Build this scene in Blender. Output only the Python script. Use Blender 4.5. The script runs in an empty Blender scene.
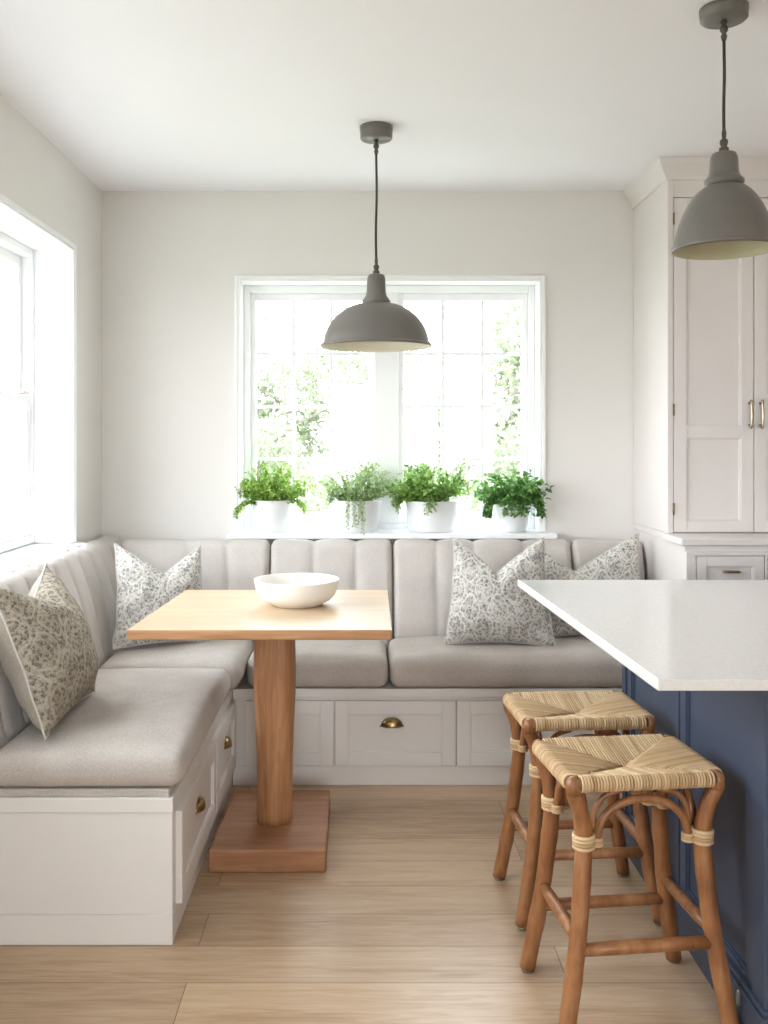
import bpy, bmesh, math, random
from mathutils import Vector, Matrix, Euler, noise
random.seed(11)
PI = math.pi
C = bpy.context.scene.collection
S = bpy.context.scene

# ------------------------------------------------------------------ camera
cd = bpy.data.cameras.new('camera'); cam = bpy.data.objects.new('camera', cd); C.objects.link(cam)
cam.location = (0, 0, 1.3); cam.rotation_euler = (PI/2, 0, 0)
F = 950.0
cd.sensor_fit = 'VERTICAL'; cd.sensor_height = 36; cd.sensor_width = 27; cd.lens = F/1024*36
cd.shift_x = 22/1024; cd.shift_y = -72/1024
cd.clip_start = 0.02; cd.clip_end = 300
S.camera = cam

# ------------------------------------------------------------------ sky and light
w = bpy.data.worlds.new('overcast_sky'); S.world = w; w.use_nodes = True
wn = w.node_tree; wn.nodes.clear()
wo = wn.nodes.new('ShaderNodeOutputWorld'); wb = wn.nodes.new('ShaderNodeBackground')
wt = wn.nodes.new('ShaderNodeTexCoord'); ws = wn.nodes.new('ShaderNodeSeparateXYZ'); wr = wn.nodes.new('ShaderNodeValToRGB')
wn.links.new(wt.outputs['Generated'], ws.inputs[0]); wn.links.new(ws.outputs['Z'], wr.inputs[0])
wr.color_ramp.elements[0].position = 0.0; wr.color_ramp.elements[0].color = (0.93, 0.965, 1.0, 1)
wr.color_ramp.elements[1].position = 0.6; wr.color_ramp.elements[1].color = (0.86, 0.93, 1.0, 1)
wn.links.new(wr.outputs[0], wb.inputs[0]); wb.inputs[1].default_value = 13.0
wn.links.new(wb.outputs[0], wo.inputs[0])
S.view_settings.view_transform = 'Standard'; S.view_settings.look = 'None'
S.view_settings.gamma = 1; S.view_settings.use_curve_mapping = False
S.view_settings.exposure = 0.16
S.cycles.max_bounces = 12; S.cycles.diffuse_bounces = 7; S.cycles.glossy_bounces = 4
S.cycles.transparent_max_bounces = 12; S.cycles.sample_clamp_indirect = 8
S.cycles.caustics_reflective = False; S.cycles.caustics_refractive = False
S.cycles.use_denoising = True

def portal(name, loc, rot, sx, sy):
    l = bpy.data.lights.new(name, 'AREA'); l.shape = 'RECTANGLE'; l.size = sx; l.size_y = sy
    l.cycles.is_portal = True
    o = bpy.data.objects.new(name, l); C.objects.link(o); o.location = loc; o.rotation_euler = rot
portal('back_window_portal', (0.125, 4.42, 1.45), (-PI/2, 0, 0), 1.4, 1.2)
portal('left_window_portal', (-1.42, 2.4, 1.48), (0, -PI/2, 0), 1.2, 2.9)
portal('added_rear_window_portal', (0.6, -2.62, 1.3), (PI/2, 0, 0), 2.1, 1.8)  # guides sky light through the added opening behind the camera

# ------------------------------------------------------------------ materials
def lin(r, g, b):
    f = lambda c: ((c/255+0.055)/1.055)**2.4 if c/255 > 0.04045 else c/255/12.92
    return (f(r), f(g), f(b), 1)
def newmat(name, col=(1,1,1,1), rough=0.5, metal=0.0, spec=0.5):
    m = bpy.data.materials.new(name); m.use_nodes = True
    b = m.node_tree.nodes['Principled BSDF']
    b.inputs['Base Color'].default_value = col; b.inputs['Roughness'].default_value = rough
    b.inputs['Metallic'].default_value = metal; b.inputs['Specular IOR Level'].default_value = spec
    return m, m.node_tree, b
def N(t, typ, **kw):
    n = t.nodes.new(typ)
    for k, v in kw.items():
        if k in n.inputs: n.inputs[k].default_value = v
        else: setattr(n, k, v)
    return n
def coords(t, scale=(1,1,1), rot=(0,0,0)):
    tc = N(t, 'ShaderNodeTexCoord'); mp = N(t, 'ShaderNodeMapping')
    mp.inputs['Scale'].default_value = scale; mp.inputs['Rotation'].default_value = rot
    t.links.new(tc.outputs['Object'], mp.inputs[0]); return mp.outputs[0]
def ramp(t, src, stops):
    r = N(t, 'ShaderNodeValToRGB'); e = r.color_ramp.elements
    while len(e) < len(stops): e.new(0.5)
    for i, (p, c) in enumerate(stops): e[i].position = p; e[i].color = c
    t.links.new(src, r.inputs[0]); return r.outputs[0]
def mix(t, fac, a, b, blend='MIX'):
    n = N(t, 'ShaderNodeMix'); n.data_type = 'RGBA'; n.blend_type = blend
    for sock, v in ((n.inputs[0], fac), (n.inputs[6], a), (n.inputs[7], b)):
        if isinstance(v, (int, float, tuple)): sock.default_value = v
        else: t.links.new(v, sock)
    return n.outputs[2]
def bump(t, b, src, strength=0.2, dist=0.002):
    n = N(t, 'ShaderNodeBump'); n.inputs['Strength'].default_value = strength; n.inputs['Distance'].default_value = dist
    t.links.new(src, n.inputs['Height']); t.links.new(n.outputs[0], b.inputs['Normal'])
def noisetex(t, vec, scale, detail=3, rough=0.5):
    n = N(t, 'ShaderNodeTexNoise'); n.inputs['Scale'].default_value = scale
    n.inputs['Detail'].default_value = detail; n.inputs['Roughness'].default_value = rough
    t.links.new(vec, n.inputs['Vector']); return n.outputs[0]

def paint(name, col, rough=0.6, var=0.02, spec=0.4):
    m, t, b = newmat(name, col, rough, spec=spec)
    v = coords(t); n = noisetex(t, v, 3.0, 4)
    c2 = tuple(max(0, c*(1-var*2)) for c in col[:3])+(1,)
    t.links.new(ramp(t, n, [(0.35, col), (0.7, c2)]), b.inputs['Base Color'])
    bump(t, b, noisetex(t, v, 160, 2), 0.04, 0.001)
    return m
M = {}
M['wall'] = paint('wall_paint', lin(226,223,219), 0.85, 0.01, 0.2)
M['ceiling'] = paint('ceiling_paint', lin(243,242,246), 0.9, 0.005, 0.1)
M['trim'] = paint('white_trim_paint', lin(240,241,242), 0.4, 0.004)
M['cabinet'] = paint('bench_paint', lin(226,222,217), 0.38, 0.01)
M['pantry'] = paint('pantry_paint', lin(228,222,219), 0.38, 0.01)
M['navy'] = paint('navy_paint', lin(64,74,93), 0.42, 0.04)
M['pot'] = paint('white_pot_glaze', lin(232,233,235), 0.35, 0.02)
M['bowl'] = paint('matte_white_ceramic', lin(238,234,228), 0.45, 0.01)
M['pend'] = paint('grey_enamel', lin(112,108,103), 0.32, 0.03)
M['pend_in'] = paint('cream_enamel', lin(232,228,214), 0.5, 0.01)
M['pend_in2'] = paint('olive_cream_enamel', lin(196,190,160), 0.5, 0.03)
M['cord'] = newmat('dark_cord', lin(62,56,50), 0.7)[0]
M['iron'] = newmat('dark_metal', lin(92,86,78), 0.4, 0.6)[0]
M['brass'] = newmat('aged_brass', lin(150,126,86), 0.32, 1.0)[0]
M['nickel'] = newmat('antique_nickel', lin(176,160,140), 0.3, 1.0)[0]
M['black'] = newmat('dark_gap', lin(40,36,34), 0.9)[0]
M['soil'] = paint('potting_soil', lin(58,44,32), 0.95, 0.2)
M['ferrule'] = newmat('steel_glide', lin(180,180,180), 0.3, 0.8)[0]

def quartz():
    m, t, b = newmat('white_quartz', lin(224,222,220), 0.13, spec=0.6)
    v = coords(t); n = noisetex(t, v, 120, 3)
    t.links.new(ramp(t, n, [(0.3, lin(220,218,215)), (0.7, lin(229,227,225))]), b.inputs['Base Color'])
    return m
M['quartz'] = quartz()

def linen(name, c1, c2, scale=1.0):
    m, t, b = newmat(name, c1, 0.92, spec=0.15)
    v = coords(t); v1 = coords(t, (900*scale, 160*scale, 160*scale)); v2 = coords(t, (160*scale, 160*scale, 900*scale)); 
    n1 = noisetex(t, v1, 1, 2); n2 = noisetex(t, v2, 1, 2); big = noisetex(t, v, 9, 4)
    a = mix(t, 0.5, n1, n2); a2 = mix(t, 0.25, a, big)
    t.links.new(ramp(t, a2, [(0.36, c2), (0.62, c1)]), b.inputs['Base Color'])
    b.inputs['Sheen Weight'].default_value = 0.15; b.inputs['Sheen Roughness'].default_value = 0.5
    bump(t, b, a, 0.25, 0.0012)
    return m
M['linen'] = linen('oat_linen', lin(199,191,183), lin(166,157,149))
M['linen2'] = linen('backrest_linen', lin(208,202,197), lin(184,177,172))
M['pillow_back'] = linen('plain_taupe_linen', lin(168,159,146), lin(140,131,120))
M['piping'] = linen('pale_piping', lin(214,210,202), lin(180,174,166))

def damask(name, light, dark, tone):
    m, t, b = newmat(name, light, 0.9, spec=0.15)
    v = coords(t)
    dn = N(t, 'ShaderNodeTexNoise'); dn.inputs['Scale'].default_value = 22; dn.inputs['Detail'].default_value = 3
    t.links.new(v, dn.inputs['Vector'])
    mm = N(t, 'ShaderNodeVectorMath', operation='MULTIPLY_ADD')
    t.links.new(dn.outputs['Color'], mm.inputs[0]); mm.inputs[1].default_value = (0.03,)*3; t.links.new(v, mm.inputs[2])
    sp = N(t, 'ShaderNodeSeparateXYZ'); t.links.new(mm.outputs[0], sp.inputs[0])
    def mth(op, a, bb=None):
        n = N(t, 'ShaderNodeMath', operation=op)
        for i, q in enumerate((a, bb)):
            if q is None: continue
            if isinstance(q, (int, float)): n.inputs[i].default_value = q
            else: t.links.new(q, n.inputs[i])
        return n.outputs[0]
    cx = mth('COSINE', mth('MULTIPLY', sp.outputs['X'], 2*PI/0.105))
    cz = mth('COSINE', mth('MULTIPLY', sp.outputs['Z'], 2*PI/0.15))
    ssum = mth('ABSOLUTE', mth('ADD', cx, cz))
    lat = ramp(t, mth('ABSOLUTE', mth('SUBTRACT', ssum, 0.45)), [(0.08, (1,1,1,1)), (0.2, (0,0,0,1))])
    vo = N(t, 'ShaderNodeTexVoronoi'); vo.inputs['Scale'].default_value = 80; t.links.new(mm.outputs[0], vo.inputs['Vector'])
    spots = ramp(t, vo.outputs['Distance'], [(0.3, (0,0,0,1)), (0.62, (1,1,1,1))])
    fine = ramp(t, noisetex(t, v, 240, 3, 0.7), [(0.42, (0,0,0,1)), (0.58, (1,1,1,1))])
    a = mix(t, 0.5, spots, fine)
    lt = N(t, 'ShaderNodeMath', operation='MULTIPLY'); lt.inputs[1].default_value = 0.8; t.links.new(lat, lt.inputs[0])
    a = mix(t, lt.outputs[0], a, (1,1,1,1))
    worn = ramp(t, noisetex(t, v, 14, 3), [(0.4, (0,0,0,1)), (0.65, (0.8,0.8,0.8,1))])
    darkc = mix(t, worn, dark, tone)
    t.links.new(mix(t, a, darkc, light), b.inputs['Base Color'])
    bump(t, b, noisetex(t, v, 500, 2), 0.3, 0.001)
    return m
M['damask'] = damask('damask_fabric', lin(220,216,209), lin(94,95,97), lin(136,131,123))
M['damask_shaded'] = damask('shaded_damask_fabric', lin(176,166,150), lin(74,70,64), lin(110,102,92))  # browner copy of the damask, shadow on the left pillow put into its colour

def wood(name, dark, mid, light, scale=1.0, axis=0, rough=0.45, bmp=0.15):
    m, t, b = newmat(name, mid, rough, spec=0.35)
    s = [26*scale]*3; s[axis] = 1.6*scale
    v = coords(t, tuple(s)); n = noisetex(t, v, 1.0, 6, 0.6)
    s2 = [110*scale]*3; s2[axis] = 5*scale
    v2 = coords(t, tuple(s2)); n2 = noisetex(t, v2, 1.0, 3, 0.6)
    big = noisetex(t, coords(t, tuple([5*scale if k != axis else 0.8*scale for k in range(3)])), 1.0, 5, 0.7)
    wv = N(t, 'ShaderNodeMath', operation='SINE'); mu = N(t, 'ShaderNodeMath', operation='MULTIPLY'); mu.inputs[1].default_value = 46; t.links.new(big, mu.inputs[0]); t.links.new(mu.outputs[0], wv.inputs[0])
    wr9 = ramp(t, wv.outputs[0], [(0.0, (0.42,)*3+(1,)), (1.0, (0.58,)*3+(1,))])
    a = mix(t, 0.35, mix(t, 0.4, n, n2), wr9)
    t.links.new(ramp(t, a, [(0.36, dark), (0.5, mid), (0.64, light)]), b.inputs['Base Color'])
    bump(t, b, a, bmp, 0.002)
    return m
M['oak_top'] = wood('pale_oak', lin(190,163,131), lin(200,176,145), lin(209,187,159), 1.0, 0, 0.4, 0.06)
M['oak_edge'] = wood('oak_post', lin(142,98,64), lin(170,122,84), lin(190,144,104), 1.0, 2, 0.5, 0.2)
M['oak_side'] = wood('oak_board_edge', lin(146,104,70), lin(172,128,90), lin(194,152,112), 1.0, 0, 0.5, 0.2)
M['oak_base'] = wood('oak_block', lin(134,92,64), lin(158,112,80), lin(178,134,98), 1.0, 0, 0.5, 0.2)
def rattan():
    m, t, b = newmat('rattan_cane', lin(168,112,66), 0.38, spec=0.5)
    v = coords(t, (40, 40, 7)); n = noisetex(t, v, 1, 5, 0.6)
    v3 = coords(t); n3 = noisetex(t, v3, 9, 3)
    a = mix(t, 0.4, n, n3)
    t.links.new(ramp(t, a, [(0.3, lin(104,66,40)), (0.5, lin(150,100,62)), (0.72, lin(184,138,94))]), b.inputs['Base Color'])
    bump(t, b, n, 0.2, 0.002); return m
M['rattan'] = rattan()
def rush():
    m, t, b = newmat('rush_cord', lin(196,166,124), 0.7, spec=0.3)
    g = N(t, 'ShaderNodeNewGeometry'); v = coords(t); n = noisetex(t, v, 45, 3)
    a = mix(t, 0.35, g.outputs['Random Per Island'], n)
    t.links.new(ramp(t, a, [(0.1, lin(176,144,106)), (0.45, lin(200,170,130)), (0.85, lin(216,190,152))]), b.inputs['Base Color'])
    bump(t, b, noisetex(t, v, 300, 3), 0.3, 0.001); return m
M['rush'] = rush(); M['rush_gap_shade'] = newmat('rush_gap_shade', lin(112,84,54), 0.9)[0]  # dark brown under the cords stands in for shade in the gaps

def floor_mat():
    m, t, b = newmat('oak_planks', lin(190,160,130), 0.32, spec=0.45)
    v = coords(t)
    br = N(t, 'ShaderNodeTexBrick'); br.offset = 0.37; br.offset_frequency = 2
    br.inputs['Scale'].default_value = 1; br.inputs['Mortar Size'].default_value = 0.0012
    br.inputs['Mortar Smooth'].default_value = 0.3; br.inputs['Bias'].default_value = 0
    br.inputs['Brick Width'].default_value = 1.45; br.inputs['Row Height'].default_value = 0.165
    br.inputs['Color1'].default_value = (0,0,0,1); br.inputs['Color2'].default_value = (1,1,1,1); br.inputs['Mortar'].default_value = (0.5,0.5,0.5,1)
    mp = N(t, 'ShaderNodeMapping'); mp.inputs['Location'].default_value = (0.42, 0.035, 0); t.links.new(v, mp.inputs[0])
    t.links.new(mp.outputs[0], br.inputs['Vector'])
    # each plank shifts its grain
    mm = N(t, 'ShaderNodeVectorMath', operation='MULTIPLY_ADD')
    t.links.new(br.outputs['Color'], mm.inputs[0]); mm.inputs[1].default_value = (7.3, 5.1, 3.3); t.links.new(v, mm.inputs[2])
    m1 = N(t, 'ShaderNodeMapping'); m1.inputs['Scale'].default_value = (1.3, 17, 17); t.links.new(mm.outputs[0], m1.inputs[0])
    m2 = N(t, 'ShaderNodeMapping'); m2.inputs['Scale'].default_value = (6, 130, 130); t.links.new(mm.outputs[0], m2.inputs[0])
    n1 = noisetex(t, m1.outputs[0], 1, 5, 0.65); n2 = noisetex(t, m2.outputs[0], 1, 3, 0.6)
    m3 = N(t, 'ShaderNodeMapping'); m3.inputs['Scale'].default_value = (0.9, 7, 7); t.links.new(mm.outputs[0], m3.inputs[0])
    n3 = noisetex(t, m3.outputs[0], 1, 4, 0.6)
    mu = N(t, 'ShaderNodeMath', operation='MULTIPLY'); mu.inputs[1].default_value = 70; t.links.new(n3, mu.inputs[0])
    sn = N(t, 'ShaderNodeMath', operation='SINE'); t.links.new(mu.outputs[0], sn.inputs[0])
    rg = ramp(t, sn.outputs[0], [(0.0, (0.40,)*3+(1,)), (1.0, (0.57,)*3+(1,))])
    a = mix(t, 0.3, mix(t, 0.35, n1, n2), rg)
    c = ramp(t, a, [(0.32, lin(160,130,99)), (0.48, lin(192,165,135)), (0.68, lin(210,188,161))])
    tone = ramp(t, br.outputs['Color'], [(0, (0.80,0.775,0.745,1)), (1, (1.04,1.03,1.02,1))])
    c = mix(t, 1.0, c, tone, 'MULTIPLY')
    c = mix(t, br.outputs['Fac'], c, lin(112,84,60))
    t.links.new(c, b.inputs['Base Color'])
    rr = ramp(t, a, [(0.3, (0.36,)*3+(1,)), (0.7, (0.25,)*3+(1,))]); t.links.new(rr, b.inputs['Roughness'])
    bump(t, b, a, 0.12, 0.002); return m
M['floor'] = floor_mat()

def glass():
    m = bpy.data.materials.new('window_glass'); m.use_nodes = True; t = m.node_tree; t.nodes.clear()
    o = N(t, 'ShaderNodeOutputMaterial'); tr = N(t, 'ShaderNodeBsdfTransparent'); g = N(t, 'ShaderNodeBsdfGlossy')
    g.inputs['Roughness'].default_value = 0.02; tr.inputs[0].default_value = (0.98, 0.98, 0.98, 1)
    mx = N(t, 'ShaderNodeMixShader'); mx.inputs[0].default_value = 0.05
    t.links.new(tr.outputs[0], mx.inputs[1]); t.links.new(g.outputs[0], mx.inputs[2]); t.links.new(mx.outputs[0], o.inputs[0])
    return m
M['glass'] = glass()
def leafmat(name, a, b_, c, trans=0.35):
    m, t, b = newmat(name, a, 0.5, spec=0.3)
    g = N(t, 'ShaderNodeNewGeometry')
    col = ramp(t, g.outputs['Random Per Island'], [(0, a), (0.5, b_), (1, c)])
    t.links.new(col, b.inputs['Base Color'])
    tl = N(t, 'ShaderNodeBsdfTranslucent'); t.links.new(col, tl.inputs[0])
    mx = N(t, 'ShaderNodeMixShader'); mx.inputs[0].default_value = trans
    o = [n for n in t.nodes if n.type == 'OUTPUT_MATERIAL'][0]
    t.links.new(b.outputs[0], mx.inputs[1]); t.links.new(tl.outputs[0], mx.inputs[2]); t.links.new(mx.outputs[0], o.inputs[0])
    return m
M['leaf1'] = leafmat('bright_fern_leaf', lin(98,134,52), lin(142,180,76), lin(184,210,112))
M['leaf2'] = leafmat('silvery_leaf', lin(124,152,100), lin(166,190,134), lin(206,220,178))
M['leaf3'] = leafmat('fresh_leaf', lin(84,124,54), lin(128,168,80), lin(170,200,112))
M['leaf4'] = leafmat('deep_leaf', lin(64,106,54), lin(98,144,74), lin(144,182,102), 0.3)
M['stem'] = newmat('plant_stem', lin(104,124,62), 0.6)[0]
M['tree'] = leafmat('garden_leaf', lin(130,141,114), lin(137,147,121), lin(144,153,130), 0.3)
M['bark'] = paint('tree_bark', lin(140,134,124), 0.9, 0.2)
M['lawn'] = paint('lawn', lin(150,152,136), 0.95, 0.1)

# ------------------------------------------------------------------ mesh helpers
class MB:
    def __init__(s): s.v = []; s.f = []; s.m = []; s.sm = []
    def add(s, vs, fs, mi=0, smooth=False, T=None):
        o = len(s.v)
        s.v += [tuple(T @ Vector(p)) if T is not None else tuple(p) for p in vs]
        for f in fs: s.f.append(tuple(i+o for i in f)); s.m.append(mi); s.sm.append(smooth)
        return s
    def bm(s, b, mi=0, smooth=False, T=None):
        b.verts.index_update()
        s.add([v.co[:] for v in b.verts], [[v.index for v in f.verts] for f in b.faces], mi, smooth, T); b.free(); return s
    def box(s, x0, x1, y0, y1, z0, z1, bev=0.002, mi=0, T=None, seg=1, smooth=False):
        return s.quadbox([(x0,y0),(x1,y0),(x1,y1),(x0,y1)], z0, z1, bev, mi, T, seg, smooth)
    def quadbox(s, pts, z0, z1, bev=0.002, mi=0, T=None, seg=1, smooth=False):
        b = bmesh.new(); n = len(pts)
        lo = [b.verts.new((p[0], p[1], z0)) for p in pts]; hi = [b.verts.new((p[0], p[1], z1)) for p in pts]
        b.faces.new(lo[::-1]); b.faces.new(hi)
        for i in range(n): b.faces.new((lo[i], lo[(i+1)%n], hi[(i+1)%n], hi[i]))
        if bev > 0: bmesh.ops.bevel(b, geom=list(b.edges), offset=bev, segments=seg, affect='EDGES', profile=0.5)
        bmesh.ops.recalc_face_normals(b, faces=list(b.faces))
        return s.bm(b, mi, smooth, T)
    def tube(s, pts, r, n=10, mi=0, caps=True, smooth=True, T=None):
        pts = [Vector(p) for p in pts]; k = len(pts)
        rs = r if isinstance(r, (list, tuple)) else [r]*k
        up = None; vs = []; fs = []
        for i, p in enumerate(pts):
            d = (pts[min(i+1, k-1)]-pts[max(i-1, 0)])
            if d.length < 1e-9: d = Vector((0,0,1))
            d.normalize()
            if up is None:
                up = Vector((0,0,1)) if abs(d.z) < 0.9 else Vector((1,0,0))
            up = (up - d*up.dot(d)); up.normalize(); sd = d.cross(up)
            for j in range(n):
                a = 2*PI*j/n; vs.append(p + (up*math.cos(a)+sd*math.sin(a))*rs[i])
        for i in range(k-1):
            for j in range(n):
                fs.append((i*n+j, (i+1)*n+j, (i+1)*n+(j+1)%n, i*n+(j+1)%n))
        if caps: fs.append(tuple(range(n))); fs.append(tuple(reversed(range((k-1)*n, k*n))))
        return s.add(vs, fs, mi, smooth, T)
    def lathe(s, prof, c=(0,0,0), n=48, mi=0, T=None, sx=1, sy=1, mis=None):
        vs = []; fs = []; k = len(prof)
        for r, z in prof:
            for j in range(n):
                a = 2*PI*j/n; vs.append((c[0]+r*math.cos(a)*sx, c[1]+r*math.sin(a)*sy, c[2]+z))
        for i in range(k-1):
            ff = [(i*n+j, i*n+(j+1)%n, (i+1)*n+(j+1)%n, (i+1)*n+j) for j in range(n)]
            s.add([], [], 0)
            o = 0
            fs.append((ff, mis[i] if mis else mi))
        base = len(s.v); s.add(vs, [], 0, True, T)
        for ff, m_ in fs:
            for f in ff: s.f.append(tuple(q+base for q in f)); s.m.append(m_); s.sm.append(True)
        return s
def link(name, mb, mats, parent=None, loc=None, subsurf=0, autosmooth=None):
    """world-space mesh data; the origin goes to loc, or to the parent's location when it is a part"""
    me = bpy.data.meshes.new(name)
    org = Vector(loc) if loc is not None else Vector((0,0,0))
    pw = Vector((0,0,0)); p = parent
    while p is not None: pw += p.location; p = p.parent
    if parent is not None and loc is None: org = pw.copy()
    me.from_pydata([tuple(Vector(v)-org) for v in mb.v], [], mb.f)
    me.polygons.foreach_set('material_index', mb.m); me.polygons.foreach_set('use_smooth', mb.sm)
    for m in (mats if isinstance(mats, (list, tuple)) else [mats]): me.materials.append(m)
    me.update()
    o = bpy.data.objects.new(name, me); C.objects.link(o)
    if parent is not None: o.parent = parent
    o.location = org - pw
    if subsurf:
        md = o.modifiers.new('smooth', 'SUBSURF'); md.levels = subsurf; md.render_levels = subsurf
    return o
def local(name, mb, mats, parent, loc=(0,0,0)):
    me = bpy.data.meshes.new(name); me.from_pydata(mb.v, [], mb.f)
    me.polygons.foreach_set('material_index', mb.m); me.polygons.foreach_set('use_smooth', mb.sm)
    for m in (mats if isinstance(mats, (list, tuple)) else [mats]): me.materials.append(m)
    me.update(); o = bpy.data.objects.new(name, me); C.objects.link(o); o.parent = parent; o.location = loc
    return o
def thing(name, label, cat, loc=(0,0,0), rot=(0,0,0), group=None):
    o = bpy.data.objects.new(name, None); o.empty_display_size = 0.05; C.objects.link(o)
    o.location = loc; o.rotation_euler = rot; return tag(o, label, cat, group)
def tag(o, label, cat, group=None):
    o['label'] = label; o['category'] = cat
    if group: o['group'] = group
    return o
def struct(name, mb, m, parent=None, loc=None):
    o = link(name, mb, m, parent, loc)
    if parent is None: o['kind'] = 'structure'
    return o
def copy_tree(o, parent=None):
    c = o.copy(); C.objects.link(c)
    if parent is not None: c.parent = parent
    for ch in [x for x in bpy.data.objects if x.parent == o]: copy_tree(ch, c)
    return c

# ------------------------------------------------------------------ room shell
XL, XR, YB, YR, H = -1.15, 3.6, 4.2, -2.4, 2.4
TW = 0.25
struct('floor', MB().box(XL-TW, XR+TW, YR-TW, YB+TW, -0.12, 0, 0), M['floor'])
struct('ceiling', MB().box(XL-TW, XR+TW, YR-TW, YB+TW, H, H+0.15, 0), M['ceiling'])
# opening rectangles
BW = (-0.548, 0.795, 0.872, 2.012)      # back window x0 x1 z0 z1
LW = (1.0, 3.765, 0.875, 2.06)          # left window y0 y1 z0 z1
RW = (-0.4, 1.6, 0.5, 2.15)  # unseen rear opening, added so light reaches camera-facing surfaces
wb_ = MB()
wb_.box(XL-TW, BW[0], YB, YB+TW, 0, H, 0).box(BW[1], XR+TW, YB, YB+TW, 0, H, 0)
wb_.box(BW[0], BW[1], YB, YB+TW, 0, BW[2], 0).box(BW[0], BW[1], YB, YB+TW, BW[3], H, 0)
struct('wall_back', wb_, M['wall'])
wl = MB()
wl.box(XL-TW, XL, YR, LW[0], 0, H, 0).box(XL-TW, XL, LW[1], YB, 0, H, 0)
wl.box(XL-TW, XL, LW[0], LW[1], 0, LW[2], 0).box(XL-TW, XL, LW[0], LW[1], LW[3], H, 0)
struct('wall_left', wl, M['wall'])
struct('wall_right', MB().box(XR, XR+TW, YR, YB, 0, H, 0), M['wall'])
wr_ = MB()
wr_.box(XL-TW, RW[0], YR-TW, YR, 0, H, 0).box(RW[1], XR+TW, YR-TW, YR, 0, H, 0)
wr_.box(RW[0], RW[1], YR-TW, YR, 0, RW[2], 0).box(RW[0], RW[1], YR-TW, YR, RW[3], H, 0)
struct('wall_rear', wr_, M['wall'])

# T maps (u along the wall, d outwards, v up) to world
TB = Matrix(((1,0,0,0),(0,1,0,YB),(0,0,1,0),(0,0,0,1)))
TL = Matrix(((0,-1,0,XL),(1,0,0,0),(0,0,1,0),(0,0,0,1)))
TR = Matrix(((1,0,0,0),(0,-1,0,YR),(0,0,1,0),(0,0,0,1)))
def lining(mb, T, u0, u1, v0, v1, depth, th=0.012, lip=0.014):
    # thin white reveal boards and a narrow architrave standing just proud of the wall
    for a in ((u0-0.001, u0+th, v0, v1), (u1-th, u1+0.001, v0, v1)):
        mb.box(a[0], a[1], -0.012, depth, a[2], a[3], 0.002, 0, T)
    mb.box(u0+th, u1-th, -0.012, depth, v1-th, v1+0.001, 0.002, 0, T)
    for a in ((u0-lip, u0, v0-0.0, v1+lip), (u1, u1+lip, v0-0.0, v1+lip)):
        mb.box(a[0], a[1], -0.016, 0.0, a[2], a[3], 0.002, 0, T)
    mb.box(u0, u1, -0.016, 0, v1, v1+lip, 0.002, 0, T)
def grid_bars(mb, T, u0, u1, v0, v1, d0, d1, nu, nv, bw=0.014):
    for i in range(1, nu):
        u = u0+(u1-u0)*i/nu; mb.box(u-bw/2, u+bw/2, d0, d1, v0, v1, 0.001, 0, T)
    for j in range(1, nv):
        v = v0+(v1-v0)*j/nv; mb.box(u0, u1, d0+0.001, d1-0.001, v-bw/2, v+bw/2, 0.001, 0, T)
def rect_frame(mb, T, u0, u1, v0, v1, d0, d1, wl_, wr2=None, wt_=None, wb2=None, bev=0.003):
    wr2 = wl_ if wr2 is None else wr2; wt_ = wl_ if wt_ is None else wt_; wb2 = wl_ if wb2 is None else wb2
    mb.box(u0, u0+wl_, d0, d1, v0, v1, bev, 0, T).box(u1-wr2, u1, d0, d1, v0, v1, bev, 0, T)
    mb.box(u0+wl_, u1-wr2, d0, d1, v1-wt_, v1, bev, 0, T).box(u0+wl_, u1-wr2, d0, d1, v0, v0+wb2, bev, 0, T)

# back window: two casements of 3 x 4 panes
w1 = MB(); u0, u1, v0, v1 = BW
lining(w1, TB, u0, u1, v0+0.02, v1, 0.20)
rect_frame(w1, TB, u0+0.012, u1-0.012, v0+0.02, v1-0.012, 0.10, 0.18, 0.03, 0.03, 0.035, 0.03)
mu0, mu1 = 0.055, 0.165
w1.box(mu0, mu1, 0.09, 0.18, v0+0.05, v1-0.047, 0.003, 0, TB)
win1 = struct('window_1', w1, M['trim'])
for a, b in ((u0+0.042, mu0), (mu1, u1-0.042)):
    s_ = MB(); rect_frame(s_, TB, a, b, v0+0.05, v1-0.047, 0.115, 0.16, 0.024, 0.024, 0.032, 0.05)
    o = struct('sash', s_, M['trim'], win1)
    g_ = MB(); grid_bars(g_, TB, a+0.024, b-0.024, v0+0.10, v1-0.079, 0.128, 0.150, 3, 4, 0.015)
    struct('glazing_bar', g_, M['trim'], o)
    q = MB().box(a+0.024, b-0.024, 0.137, 0.141, v0+0.10, v1-0.079, 0, 0, TB); struct('pane', q, M['glass'], o)
struct('trim_1', MB().box(-0.585, 0.845, YB-0.10, YB, 0.872, 0.897, 0.005, 0, None, 2).box(BW[0], BW[1], YB, YB+0.2, 0.872, 0.897, 0, 0), M['trim'])

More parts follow.
